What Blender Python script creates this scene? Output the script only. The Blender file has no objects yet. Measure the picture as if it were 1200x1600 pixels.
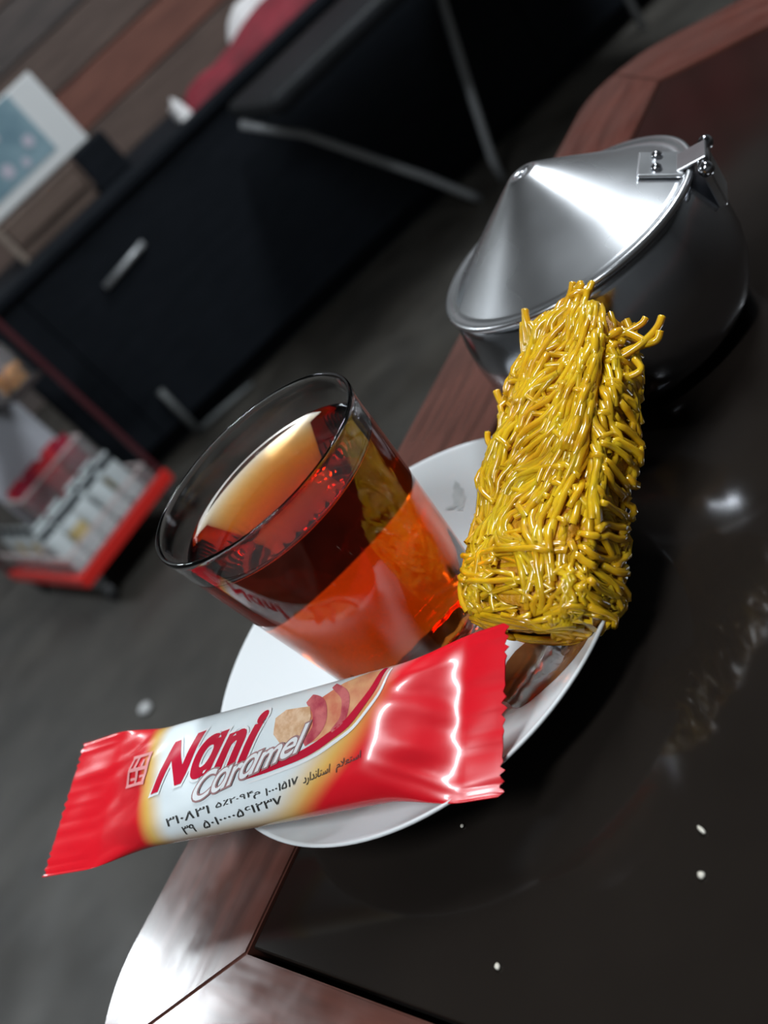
import bpy, bmesh, math, random
from mathutils import Vector, Matrix, noise
random.seed(7)
PI = math.pi
sc = bpy.context.scene
C = sc.collection

# ------------------------------------------------------------------ camera
PITCH, ROLL, FPX = 0.5021, 0.7573, 1470.7
CAM = Vector((0.0192, -0.2571, 0.1948))
fw = Vector((0, math.cos(PITCH), -math.sin(PITCH)))
dn = Vector((0, -math.sin(PITCH), -math.cos(PITCH)))
rt = Vector((1, 0, 0))
ix = math.cos(ROLL) * rt + math.sin(ROLL) * dn
iy = -math.sin(ROLL) * rt + math.cos(ROLL) * dn
cd = bpy.data.cameras.new('camera')
cam = bpy.data.objects.new('camera', cd)
C.objects.link(cam)
M = Matrix((ix, -iy, -fw)).transposed().to_4x4()
M.translation = CAM
cam.matrix_world = M
cd.sensor_fit = 'VERTICAL'
cd.sensor_height = 36.0
cd.sensor_width = 27.0
cd.lens = 36.0 * FPX / 1600.0
cd.clip_start = 0.01
cd.dof.use_dof = True
cd.dof.focus_distance = 0.268
cd.dof.aperture_fstop = 9.0
sc.camera = cam

# ------------------------------------------------------------------ world, lights, exposure
w = bpy.data.worlds.new('world')
sc.world = w
w.use_nodes = True
bg = w.node_tree.nodes['Background']
bg.inputs[0].default_value = (0.75, 0.85, 1.0, 1)
bg.inputs[1].default_value = 0.02
sc.view_settings.view_transform = 'Standard'
sc.view_settings.look = 'None'
sc.view_settings.exposure = 0.9
sc.view_settings.gamma = 1.0
sc.view_settings.use_curve_mapping = False
sc.cycles.max_bounces = 16
sc.cycles.transmission_bounces = 14
sc.cycles.glossy_bounces = 6
sc.cycles.use_denoising = True

FLOOR = -0.45
CEIL = 2.2
# x, y, rotation, watts of each fluorescent ceiling fixture
LAMPS = [(-2.0, 2.72, 2.16, 21.0), (1.45, 0.85, 1.1, 40.0), (-0.75, -0.95, 0.2, 28.0)]


# ------------------------------------------------------------------ helpers
def mat(name, col=(0.5, 0.5, 0.5), rough=0.5, metal=0.0, **kw):
    m = bpy.data.materials.new(name)
    m.use_nodes = True
    b = m.node_tree.nodes['Principled BSDF']
    b.inputs['Base Color'].default_value = (*col, 1)
    b.inputs['Roughness'].default_value = rough
    b.inputs['Metallic'].default_value = metal
    for k, v in kw.items():
        b.inputs[k.replace('_', ' ')].default_value = v
    return m


def N(m, kind, **kw):
    n = m.node_tree.nodes.new(kind)
    for k, v in kw.items():
        setattr(n, k, v)
    return n


def noisy(m, c1, c2, scale=10, stretch=(1, 1, 1), detail=4, rough=None, bump=0.0, lo=0.35, hi=0.65, bscale=None, rscale=None):
    """procedural colour variation, optional roughness variation and bump"""
    t = m.node_tree
    b = t.nodes['Principled BSDF']
    tc = N(m, 'ShaderNodeTexCoord')
    mp = N(m, 'ShaderNodeMapping')
    mp.inputs['Scale'].default_value = stretch
    t.links.new(tc.outputs['Object'], mp.inputs[0])
    nz = N(m, 'ShaderNodeTexNoise')
    nz.inputs['Scale'].default_value = scale
    nz.inputs['Detail'].default_value = detail
    t.links.new(mp.outputs[0], nz.inputs['Vector'])
    cr = N(m, 'ShaderNodeValToRGB')
    cr.color_ramp.elements[0].position = lo
    cr.color_ramp.elements[1].position = hi
    cr.color_ramp.elements[0].color = (*c1, 1)
    cr.color_ramp.elements[1].color = (*c2, 1)
    t.links.new(nz.outputs[0], cr.inputs[0])
    t.links.new(cr.outputs[0], b.inputs['Base Color'])
    if rough:
        mr = N(m, 'ShaderNodeMapRange')
        mr.inputs['From Min'].default_value = 0.3
        mr.inputs['From Max'].default_value = 0.7
        mr.inputs['To Min'].default_value = rough[0]
        mr.inputs['To Max'].default_value = rough[1]
        n2 = N(m, 'ShaderNodeTexNoise')
        n2.inputs['Scale'].default_value = rscale or scale * 0.6
        n2.inputs['Detail'].default_value = 3
        t.links.new(tc.outputs['Object'], n2.inputs['Vector'])
        t.links.new(n2.outputs[0], mr.inputs[0])
        t.links.new(mr.outputs[0], b.inputs['Roughness'])
    if bump:
        bp = N(m, 'ShaderNodeBump')
        bp.inputs['Strength'].default_value = bump
        bp.inputs['Distance'].default_value = 0.002
        src = nz
        if bscale:
            src = N(m, 'ShaderNodeTexNoise')
            src.inputs['Scale'].default_value = bscale
            t.links.new(mp.outputs[0], src.inputs['Vector'])
        t.links.new(src.outputs[0], bp.inputs['Height'])
        t.links.new(bp.outputs[0], b.inputs['Normal'])
    return m


def link(name, me, m, parent=None, smooth=False, loc=None):
    o = bpy.data.objects.new(name, me)
    C.objects.link(o)
    if m and not me.materials:
        me.materials.append(m)
    if smooth:
        for p in me.polygons:
            p.use_smooth = True
    if parent:
        o.parent = parent
    if loc is not None:
        o.location = loc
    return o


def fin(name, bm, m, parent=None, smooth=False, off=None, auto=None):
    """bmesh -> one object; off = origin of the thing (vertices given in world space)"""
    if off is not None:
        bmesh.ops.translate(bm, vec=-Vector(off), verts=bm.verts)
    bmesh.ops.recalc_face_normals(bm, faces=bm.faces)
    me = bpy.data.meshes.new(name)
    bm.to_mesh(me)
    bm.free()
    o = link(name, me, m, parent, smooth)
    if auto:
        me.set_sharp_from_angle(angle=auto)
    return o


def fpd(name, vs, fs, m, parent=None, smooth=False):
    me = bpy.data.meshes.new(name)
    me.from_pydata([tuple(v) for v in vs], [], fs)
    me.update()
    return link(name, me, m, parent, smooth)


def tag(o, label=None, cat=None, group=None, kind=None):
    if label: o['label'] = label
    if cat: o['category'] = cat
    if group: o['group'] = group
    if kind: o['kind'] = kind
    return o


def empty(name, loc, rz=0.0):
    o = bpy.data.objects.new(name, None)
    C.objects.link(o)
    o.location = loc
    o.rotation_euler = (0, 0, rz)
    o.empty_display_size = 0.02
    return o


def box(bm, x0, x1, y0, y1, z0, z1, bev=0.0, seg=2, mtx=None):
    r = bmesh.ops.create_cube(bm, size=1)
    vs = r['verts']
    for v in vs:
        v.co = Vector(((x0 + x1) / 2 + v.co.x * (x1 - x0), (y0 + y1) / 2 + v.co.y * (y1 - y0), (z0 + z1) / 2 + v.co.z * (z1 - z0)))
    if mtx is not None:
        bmesh.ops.transform(bm, matrix=mtx, verts=vs)
    if bev:
        es = list({e for v in vs for e in v.link_edges})
        bmesh.ops.bevel(bm, geom=es, offset=bev, segments=seg, affect='EDGES', profile=0.5)
    return bm


def boxobj(name, x0, x1, y0, y1, z0, z1, m, parent=None, bev=0.0, seg=2, off=None, mtx=None):
    return fin(name, box(bmesh.new(), x0, x1, y0, y1, z0, z1, bev, seg, mtx), m, parent, off=off)


def lathe(prof, seg=96, closed=False, mod=None):
    """prof: list of (r, z); r==0 allowed at the ends"""
    vs, fs, rows = [], [], []
    for i, (r, z) in enumerate(prof):
        if r <= 1e-7:
            rows.append([len(vs)])
            vs.append((0, 0, z))
        else:
            row = []
            for k in range(seg):
                th = 2 * PI * k / seg
                rr = r + (mod(r, z, th, i) if mod else 0)
                row.append(len(vs))
                vs.append((rr * math.cos(th), rr * math.sin(th), z))
            rows.append(row)
    n = len(rows)
    for i in range(n if closed else n - 1):
        A, B = rows[i], rows[(i + 1) % n]
        for k in range(seg):
            k2 = (k + 1) % seg
            if len(A) == 1 and len(B) == 1:
                continue
            if len(A) == 1:
                fs.append((A[0], B[k2], B[k]))
            elif len(B) == 1:
                fs.append((A[k], A[k2], B[0]))
            else:
                fs.append((A[k], A[k2], B[k2], B[k]))
    return vs, fs


def tube_geo(path, rad, seg=6, cap=True, taper=None, vs=None, fs=None):
    vs = [] if vs is None else vs
    fs = [] if fs is None else fs
    base = len(vs)
    n = len(path)
    path = [Vector(p) for p in path]
    up = Vector((0.13, 0.21, 0.97))
    prev = None
    for i, p in enumerate(path):
        t = (path[min(i + 1, n - 1)] - path[max(i - 1, 0)])
        t = t.normalized() if t.length > 1e-9 else Vector((0, 0, 1))
        if prev is None:
            a = t.cross(up)
            if a.length < 1e-3:
                a = t.cross(Vector((1, 0, 0)))
            a.normalize()
        else:
            a = prev - t * prev.dot(t)
            a.normalize()
        prev = a
        b = t.cross(a)
        r = rad if not callable(rad) else rad(i / (n - 1))
        for k in range(seg):
            th = 2 * PI * k / seg
            vs.append(p + (a * math.cos(th) + b * math.sin(th)) * r)
    for i in range(n - 1):
        for k in range(seg):
            k2 = (k + 1) % seg
            fs.append((base + i * seg + k, base + i * seg + k2, base + (i + 1) * seg + k2, base + (i + 1) * seg + k))
    if cap:
        fs.append(tuple(base + k for k in range(seg))[::-1])
        fs.append(tuple(base + (n - 1) * seg + k for k in range(seg)))
    return vs, fs


def tube(name, path, rad, m, parent=None, seg=8, off=None):
    vs, fs = tube_geo(path, rad, seg)
    if off is not None:
        vs = [v - Vector(off) for v in vs]
    return fpd(name, vs, fs, m, parent, True)


def sm(a, b, x):
    t = max(0.0, min(1.0, (x - a) / (b - a)))
    return t * t * (3 - 2 * t)


# ------------------------------------------------------------------ materials
m_floor = noisy(mat('dark_worn_floor', rough=0.6), (0.018, 0.0158, 0.0128), (0.036, 0.0318, 0.026), 9, detail=6, rough=(0.45, 0.7), bump=0.15)
m_plaster = noisy(mat('plaster', rough=0.85), (0.12, 0.12, 0.12), (0.15, 0.15, 0.145), 3)
m_ceil = noisy(mat('ceiling_paint', rough=0.9), (0.40, 0.40, 0.40), (0.45, 0.45, 0.44), 4)
m_planks = [noisy(mat('plank_brown', rough=0.55), (0.105, 0.070, 0.058), (0.165, 0.110, 0.09), 6, (1, 1, 14), bump=0.1),
            noisy(mat('plank_red', rough=0.55), (0.17, 0.062, 0.045), (0.26, 0.10, 0.07), 6, (1, 1, 14), bump=0.1),
            noisy(mat('plank_dark', rough=0.55), (0.075, 0.062, 0.058), (0.13, 0.10, 0.09), 6, (1, 1, 14), bump=0.1)]
m_rail = noisy(mat('dark_varnished_wood', rough=0.3, Coat_Weight=0.15, Coat_Roughness=0.15), (0.060, 0.022, 0.016), (0.105, 0.038, 0.028), 22, (1, 7, 1), 6, rough=(0.11, 0.27), bump=0.07, bscale=14, rscale=55)
m_under = noisy(mat('dark_red_wood', rough=0.6), (0.03, 0.012, 0.009), (0.05, 0.02, 0.014), 20, (1, 8, 1))
m_tglass = noisy(mat('smoked_glass', rough=0.08, Specular_IOR_Level=0.45), (0.008, 0.006, 0.005), (0.014, 0.011, 0.009), 8, rough=(0.06, 0.13))
m_plate = mat('white_opal_porcelain', (0.68, 0.70, 0.71), 0.12, Coat_Weight=0.4, Coat_Roughness=0.05)
m_leaf = noisy(mat('grey_leaf_print', rough=0.3), (0.44, 0.46, 0.46), (0.58, 0.60, 0.60), 120)
m_steel = mat('polished_steel', (0.44, 0.45, 0.48), 0.15, 1.0)
m_steel2 = noisy(mat('brushed_steel', (0.6, 0.61, 0.63), 0.25, 1.0), (0.62, 0.63, 0.65), (0.72, 0.73, 0.75), 30, rough=(0.24, 0.34))
m_black = noisy(mat('black_vinyl', rough=0.6, Specular_IOR_Level=0.2), (0.004, 0.005, 0.006), (0.007, 0.008, 0.010), 30, bump=0.1)
m_blackwood = noisy(mat('black_laminate', rough=0.7, Specular_IOR_Level=0.15), (0.004, 0.006, 0.009), (0.007, 0.009, 0.013), 12, (1, 1, 6))
m_gmetal = mat('grey_metal', (0.36, 0.37, 0.38), 0.45, 0.6)
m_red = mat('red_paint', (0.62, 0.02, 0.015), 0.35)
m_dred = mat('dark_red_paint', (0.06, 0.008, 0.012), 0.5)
m_rubber = mat('black_rubber', (0.012, 0.012, 0.013), 0.6)
m_acryl = mat('clear_acrylic', (0.95, 0.93, 0.93), 0.08, Transmission_Weight=0.92, IOR=1.2)
m_acedge = mat('acrylic_edge', (0.5, 0.42, 0.41), 0.3)


def glass_mat(name, col, rough, ior):
    m = bpy.data.materials.new(name)
    m.use_nodes = True
    t = m.node_tree
    t.nodes.clear()
    o = t.nodes.new('ShaderNodeOutputMaterial')
    g = t.nodes.new('ShaderNodeBsdfGlass')
    g.inputs['Color'].default_value = (*col, 1)
    g.inputs['Roughness'].default_value = rough
    g.inputs['IOR'].default_value = ior
    t.links.new(g.outputs[0], o.inputs[0])
    return m, t, o


m_glass, _, _ = glass_mat('clear_glass', (0.985, 0.98, 0.98), 0.0, 1.48)
m_tea, _t, _o = glass_mat('amber_tea', (1, 1, 1), 0.0, 1.33)
_v = _t.nodes.new('ShaderNodeVolumeAbsorption')
_v.inputs['Color'].default_value = (0.93, 0.60, 0.02, 1)
_v.inputs['Density'].default_value = 130.0
_t.links.new(_v.outputs[0], _o.inputs['Volume'])

# ------------------------------------------------------------------ the room
tag(boxobj('floor', -3.2, 3.2, -2.6, 3.4, FLOOR - 0.05, FLOOR, m_floor), kind='structure')
tag(boxobj('ceiling', -3.2, 3.2, -2.6, 3.4, CEIL, CEIL + 0.05, m_ceil), kind='structure')
tag(boxobj('wall_left', -3.25, -3.2, -2.6, 3.4, FLOOR, CEIL, m_plaster), kind='structure')
tag(boxobj('wall_right', 3.2, 3.25, -2.6, 3.4, FLOOR, CEIL, m_plaster), kind='structure')
tag(boxobj('wall_front', -3.2, 3.2, -2.65, -2.6, FLOOR, CEIL, m_plaster), kind='structure')
m_pale = noisy(mat('pale_plaster', rough=0.85), (0.42, 0.42, 0.41), (0.48, 0.48, 0.47), 3)
wb = tag(boxobj('wall_back', -3.2, 3.2, 3.22, 3.27, FLOOR, CEIL, m_pale), kind='structure')
z = FLOOR + 0.005
k = 0
order = [2, 0, 2, 0, 1, 0, 2, 0, 2, 1]
while z < 0.72:
    h = 0.135
    boxobj('plank', -3.19, 3.19, 3.195, 3.2195, z, z + h - 0.006, m_planks[order[k % len(order)]], wb, 0.003, 1)
    z += h
    k += 1

# red cloth hung on the far wall (seen mirrored in the table glass)
m_hang = noisy(mat('red_hanging', rough=0.8), (0.20, 0.012, 0.02), (0.32, 0.02, 0.03), 8)
vs, fs = [], []
for i in range(41):
    x = 1.45 + 1.2 * i / 40
    for zz in (1.02, 1.62):
        for d in (0.0, 0.006):
            vs.append((x, 3.165 + 0.015 * math.sin(i * 0.9) + d, zz))
for i in range(40):
    a = i * 4
    fs += [(a, a + 4, a + 6, a + 2), (a + 1, a + 3, a + 7, a + 5), (a, a + 1, a + 5, a + 4), (a + 2, a + 6, a + 7, a + 3)]
fs += [(0, 2, 3, 1), (160, 161, 163, 162)]
tag(fpd('wall_hanging', vs, fs, m_hang, None, True), 'red cloth hanging mirrored in the glass tabletop', 'wall hanging')

# fluorescent ceiling fixtures
m_tube = bpy.data.materials.new('fluorescent_tube')
m_tube.use_nodes = True
_b = m_tube.node_tree.nodes['Principled BSDF']
_b.inputs['Emission Color'].default_value = (0.9, 0.96, 1.0, 1)
_b.inputs['Emission Strength'].default_value = 3.0
m_white = mat('white_enamel', (0.7, 0.7, 0.7), 0.5)
lamp_labels = ['twin-tube fluorescent ceiling light beyond the snack trolley', 'twin-tube fluorescent ceiling light above the right side of the room',
               'twin-tube fluorescent ceiling light behind the viewer']
for (lx, ly, rz, pw), lab in zip(LAMPS, lamp_labels):
    r = tag(empty('fluorescent_light', (lx, ly, CEIL), rz), lab, 'ceiling light', 'fluorescent ceiling lights')
    boxobj('housing', -0.62, 0.62, -0.12, 0.12, -0.05, 0.0, m_white, r, 0.008)
    for s in (-1, 1):
        tube('fluorescent_tube', [(-0.58, s * 0.06, -0.068), (0.58, s * 0.06, -0.068)], 0.014, m_tube, r, 10)
    ld = bpy.data.lights.new('fluorescent_glow', 'AREA')
    ld.shape = 'RECTANGLE'
    ld.size, ld.size_y = 1.18, 0.20
    ld.energy = pw
    ld.color = (0.88, 0.95, 1.0)
    lo = bpy.data.objects.new('fluorescent_glow', ld)
    C.objects.link(lo)
    lo.parent = r
    lo.location = (0, 0, -0.09)

# ------------------------------------------------------------------ coffee table
TA = math.radians(35.6)
tab = tag(empty('coffee_table', (0, 0, FLOOR), TA), 'dark varnished wooden coffee table with inset smoked glass top', 'table')
S0, S1, T1, T0 = -0.165, 0.445, 0.082, -0.52      # outer edges in the table's own axes
BW, CR = 0.0575, 0.05                            # frame width, corner radius
TOPZ = -FLOOR


def arc(cx, cy, a0, a1, n=8):
    return [(cx + CR * math.cos(math.radians(a0 + (a1 - a0) * i / n)), cy + CR * math.sin(math.radians(a0 + (a1 - a0) * i / n))) for i in range(n + 1)]


g = 0.0003
rails = []
# long rail at the far-left (t = T1): from miter at near end to miter at far end
rails.append([(S0 + BW, T1 - BW), ] + [(S1 - BW, T1 - BW)] + arc(S1 - CR, T1 - CR, 45, 90) + arc(S0 + CR, T1 - CR, 90, 135))
rails.append([(S1 - BW, T1 - BW), (S1 - BW, T0 + BW)] + arc(S1 - CR, T0 + CR, -45, 0) + arc(S1 - CR, T1 - CR, 0, 45))
rails.append([(S1 - BW, T0 + BW), (S0 + BW, T0 + BW)] + arc(S0 + CR, T0 + CR, 225, 270) + arc(S1 - CR, T0 + CR, 270, 315))
rails.append([(S0 + BW, T0 + BW), (S0 + BW, T1 - BW)] + arc(S0 + CR, T1 - CR, 135, 180) + arc(S0 + CR, T0 + CR, 180, 225))
for ri, poly in enumerate(rails):
    bm = bmesh.new()
    cx = sum(p[0] for p in poly) / len(poly)
    cy = sum(p[1] for p in poly) / len(poly)
    if ri % 2:   # keep the grain running along each rail
        q = [(y, -x) for x, y in poly]
    else:
        q = poly
    vb = [bm.verts.new((x, y, TOPZ - 0.024)) for x, y in q]
    vt = [bm.verts.new((x, y, TOPZ)) for x, y in q]
    n = len(q)
    top = bm.faces.new(vt)
    bm.faces.new(vb[::-1])
    for i in range(n):
        bm.faces.new((vb[i], vb[(i + 1) % n], vt[(i + 1) % n], vt[i]))
    bmesh.ops.recalc_face_normals(bm, faces=bm.faces)
    es = [e for e in top.edges]
    bmesh.ops.bevel(bm, geom=es, offset=0.0007, segments=2, affect='EDGES', clamp_overlap=True)
    o = fin('frame_rail', bm, m_rail, tab)
    o.data.set_sharp_from_angle(angle=0.6)
    # grain: object x runs across, so rotate the mesh back through the object
    if ri % 2:
        o.rotation_euler = (0, 0, PI / 2)
GI = 0.0022
gl = boxobj('glass_panel', S0 + BW + GI, S1 - BW - GI, T0 + BW + GI, T1 - BW - 0.0012, TOPZ - 0.0066, TOPZ - 0.0006, m_tglass, tab, 0.0006, 2)
for a in ((S0 + 0.02, S1 - 0.02, T1 - 0.085, T1 - 0.01), (S0 + 0.02, S1 - 0.02, T0 + 0.01, T0 + 0.085), (S0 + 0.01, S0 + 0.085, T0 + 0.085, T1 - 0.085), (S1 - 0.085, S1 - 0.01, T0 + 0.085, T1 - 0.085)):
    boxobj('apron', *a, TOPZ - 0.07, TOPZ - 0.0245, m_under, tab)
boxobj('glass_bed', S0 + 0.0855, S1 - 0.0855, T0 + 0.0855, T1 - 0.0855, TOPZ - 0.03, TOPZ - 0.0245, m_under, tab)
for sx in (S0 + 0.045, S1 - 0.045):
    for ty in (T0 + 0.045, T1 - 0.045):
        bm = bmesh.new()
        box(bm, sx - 0.024, sx + 0.024, ty - 0.024, ty + 0.024, 0, TOPZ - 0.07, 0.004)
        for v in bm.verts:
            if v.co.z < 0.1:
                v.co.x = sx + (v.co.x - sx) * 0.7
                v.co.y = ty + (v.co.y - ty) * 0.7
        fin('leg', bm, m_under, tab)

# ------------------------------------------------------------------ saucer
pl = tag(empty('saucer', (0, 0, 0)), 'white glazed saucer with small grey leaf print under the tea glass', 'saucer')
PR = 0.080


def plate_z(r):
    """upper surface height of the saucer"""
    t = max(0.0, min(1.0, (r - 0.043) / (PR - 0.043)))
    return 0.0062 + 0.0158 * (t ** 1.45)


prof = [(0, 0.0062)] + [(r, plate_z(r)) for r in (0.02, 0.036, 0.043, 0.047, 0.052, 0.058, 0.064, 0.07, 0.075, 0.0785)]
prof += [(0.0797, 0.0219), (0.0801, 0.0213), (0.0797, 0.0205), (0.077, 0.0185), (0.07, 0.0140), (0.06, 0.0085), (0.05, 0.0045), (0.044, 0.0030), (0.042, 0.0004), (0.0395, 0.0003), (0.038, 0.0025), (0.02, 0.003), (0, 0.003)]
vs, fs = lathe(prof, 128)
fpd('dish', vs, fs, m_plate, pl, True)


def leaf(cx, cy, ang, L, W, lift=0.00025):
    vs, fs = [], []
    n = 10
    for i in range(n + 1):
        u = i / n
        ww = W * math.sin(PI * u ** 0.8) * (1 + 0.25 * math.sin(u * 25))
        for s in (-1, 0, 1):
            x = (u - 0.5) * L
            y = s * ww
            X = cx + x * math.cos(ang) - y * math.sin(ang)
            Y = cy + x * math.sin(ang) + y * math.cos(ang)
            vs.append((X, Y, plate_z(math.hypot(X, Y)) + lift))
    for i in range(n):
        for j in range(2):
            a = i * 3 + j
            fs.append((a, a + 1, a + 4, a + 3))
    return vs, fs


for (cx, cy, an, L, W) in ((0.0437, 0.0445, 1.0, 0.012, 0.0028), (0.0385, 0.0445, 2.3, 0.006, 0.0006), (-0.055, -0.03, 0.2, 0.011, 0.0026), (-0.03, 0.055, 2.4, 0.011, 0.0026)):
    vs, fs = leaf(cx, cy, an, L, W)
    fpd('printed_leaf', vs, fs, m_leaf, pl, True)

# glossy brown patch painting the sweet's shadow and reflection onto the saucer
m_shade = noisy(mat('painted_brown_shade', rough=0.06, Coat_Weight=0.5), (0.10, 0.035, 0.012), (0.22, 0.095, 0.035), 60)
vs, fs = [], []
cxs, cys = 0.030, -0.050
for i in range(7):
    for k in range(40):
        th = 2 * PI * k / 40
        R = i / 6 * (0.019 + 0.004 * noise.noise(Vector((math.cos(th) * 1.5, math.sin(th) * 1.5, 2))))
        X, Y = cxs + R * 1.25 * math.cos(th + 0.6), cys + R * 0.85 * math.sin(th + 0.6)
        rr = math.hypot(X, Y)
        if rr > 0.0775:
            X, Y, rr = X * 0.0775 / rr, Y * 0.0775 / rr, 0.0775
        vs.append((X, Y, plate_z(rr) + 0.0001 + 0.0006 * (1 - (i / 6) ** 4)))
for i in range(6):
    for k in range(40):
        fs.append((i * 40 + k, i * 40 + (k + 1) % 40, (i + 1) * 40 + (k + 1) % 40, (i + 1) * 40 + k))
tag(fpd('painted_shade_patch', vs, fs, m_shade, None, True), 'thin brown painted shadow and reflection on the saucer under the noodle sweet', 'syrup')

# ------------------------------------------------------------------ glass of tea
GX, GY, GB = 0.0006, -0.0027, 0.0064
tg = tag(empty('tea_glass', (GX, GY, GB)), 'clear tapered glass standing on the white saucer', 'glass')
GH = 0.097 - GB


def gr(zz):     # outer radius
    return 0.0272 + (0.0369 - 0.0272) * (zz / GH) ** 0.95


def flute(r, z, th, i):
    if i in OUT and 0.001 < z < 0.020:
        f = math.sin(PI * (z - 0.001) / 0.019) ** 0.6
        return -0.0009 * f * abs(math.sin(th * 14))
    return 0


outer = [(0, 0.0012), (0.018, 0.0010), (0.0215, 0.0), (0.0245, 0.0003), (0.0264, 0.0022)]
for zz in (0.004, 0.006, 0.009, 0.012, 0.015, 0.018, 0.0195, 0.022, 0.03, 0.045, 0.06, 0.075, 0.084):
    outer.append((gr(zz), zz))
outer += [(gr(0.0865) + 0.0001, 0.0865), (0.03685, 0.0882), (0.0370, 0.0895), (0.0368, 0.0903), (0.03640, 0.0906), (0.0359, 0.0904), (0.0357, 0.0899)]
WALL = 0.0012
inner = [(gr(zz) - WALL, zz) for zz in (0.0890, 0.086, 0.08, 0.07, 0.055, 0.04, 0.025, 0.015, 0.0115)] + [(0.0235, 0.0085), (0.019, 0.0072), (0.01, 0.0068), (0, 0.0067)]
OUT = set(range(5, 13))
vs, fs = lathe(outer + inner, 112, mod=flute)
fpd('glass_body', vs, fs, m_glass, tg, True)
tea = tag(empty('tea', (GX, GY, GB)), 'amber black tea filling the tapered glass', 'tea')
TL = 0.0790
ov = 0.0004
tp = [(0, 0.0063), (0.01, 0.0064), (0.019, 0.0068), (0.0237, 0.0082)] + [(gr(zz) - WALL + ov, zz) for zz in (0.0115, 0.015, 0.025, 0.04, 0.055, 0.068, TL - 0.002, TL - 0.0003, TL)] + [(gr(TL) - WALL + ov - 0.0001, TL + 0.0002), (gr(TL) - WALL + ov - 0.0004, TL + 0.0003), (gr(TL) - WALL - 0.0012, TL - 0.0003), (gr(TL) - WALL - 0.004, TL - 0.0008), (0, TL - 0.0008)]
vs, fs = lathe(tp, 112)
fpd('liquid', vs, fs, m_tea, tea, True)

# ------------------------------------------------------------------ lidded ashtray
AX, AY = 0.1345, 0.0535
ash = tag(empty('ashtray', (AX, AY, 0.0)), 'polished steel ashtray with hinged conical lid on the glass tabletop', 'ashtray')
RL, ZL = 0.0497, 0.0575
bowl = [(0, 0.0006), (0.036, 0.0006), (0.0400, 0.0010), (0.0440, 0.0034), (0.0482, 0.0090), (0.0512, 0.0170), (0.0528, 0.0260), (0.0528, 0.0350), (0.0515, 0.0440), (0.0495, 0.0520), (0.0482, 0.0562),
        (0.0476, 0.0562), (0.0488, 0.0515), (0.0507, 0.0440), (0.0519, 0.035), (0.0519, 0.026), (0.0503, 0.0174), (0.0472, 0.0098), (0.0432, 0.0048), (0.0400, 0.0026), (0.03, 0.0022), (0, 0.0022)]
vs, fs = lathe(bowl, 128)
fpd('bowl', vs, fs, m_steel, ash, True)
lid = [(0.0480, ZL - 0.0012), (RL - 0.0003, ZL - 0.0014), (RL + 0.0005, ZL - 0.0004), (RL + 0.0003, ZL + 0.0009), (RL - 0.001, ZL + 0.0014), (0.0474, ZL + 0.0008), (0.0458, ZL + 0.0006)]
lid += [(0.0448, ZL + 0.0012), (0.034, ZL + 0.0080), (0.021, ZL + 0.0167), (0.0115, ZL + 0.0230), (0.0070, ZL + 0.0258), (0.0056, ZL + 0.0266), (0.0046, ZL + 0.0269), (0.0022, ZL + 0.0266), (0.0018, ZL + 0.0258), (0.0018, ZL + 0.0230)]
lid += [(0.0060, ZL + 0.0245), (0.0115, ZL + 0.0216), (0.034, ZL + 0.0066), (0.0445, ZL - 0.0004)]
vs, fs = lathe(lid, 128, closed=True)
lid_o = fpd('lid', vs, fs, m_steel2, ash, True)
HA = math.radians(-40)      # hinge direction
hm = Matrix.Rotation(HA, 4, 'Z')
slope = math.atan2(0.0270, 0.0448)
pm = hm @ Matrix.Translation((0.0405, 0, ZL + 0.0046)) @ Matrix.Rotation(slope, 4, 'Y')
boxobj('hinge_plate', -0.0075, 0.0075, -0.0085, 0.0085, -0.0006, 0.0008, m_steel2, lid_o, 0.0006, 2, mtx=pm)
for yy in (-0.0045, 0.0045):
    bm = bmesh.new()
    bmesh.ops.create_uvsphere(bm, u_segments=14, v_segments=8, radius=0.0020, matrix=pm @ Matrix.Translation((-0.0015, yy, 0.0008)))
    fin('rivet', bm, m_steel, lid_o, True)
p0 = hm @ Vector((0.0535, -0.0085, ZL + 0.0005))
p1 = hm @ Vector((0.0535, 0.0085, ZL + 0.0005))
tube('hinge_pin', [p0, p1], 0.0021, m_steel, ash, 12)
boxobj('hinge_tongue', 0.0450, 0.0550, -0.006, 0.006, ZL + 0.0016, ZL + 0.0028, m_steel2, lid_o, 0.0003, 1, mtx=hm)
boxobj('hinge_bracket', 0.0515, 0.0545, -0.0075, 0.0075, ZL - 0.0160, ZL - 0.0010, m_steel2, ash, 0.0006, 1, mtx=hm)
for yy, zz, rr in ((-0.0095, 0.0, 0.0026), (0.0095, 0.0, 0.0026)):
    bm = bmesh.new()
    bmesh.ops.create_uvsphere(bm, u_segments=14, v_segments=8, radius=rr, matrix=hm @ Matrix.Translation((0.0540, yy, ZL + zz)))
    fin('pin_head', bm, m_steel, ash, True)

# ------------------------------------------------------------------ fried noodle sweet
m_sweet = mat('syrup_glazed_noodle', (0.62, 0.36, 0.012), 0.22, Coat_Weight=0.6, Coat_Roughness=0.08, Subsurface_Weight=0.35, Subsurface_Scale=0.004)
m_sweet.node_tree.nodes['Principled BSDF'].inputs['Subsurface Radius'].default_value = (1.0, 0.55, 0.1)
noisy(m_sweet, (0.60, 0.28, 0.005), (0.75, 0.45, 0.012), 130, lo=0.3, hi=0.7)
m_core = noisy(mat('amber_core', rough=0.5), (0.44, 0.17, 0.005), (0.62, 0.31, 0.008), 260, bump=1.0)

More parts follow.
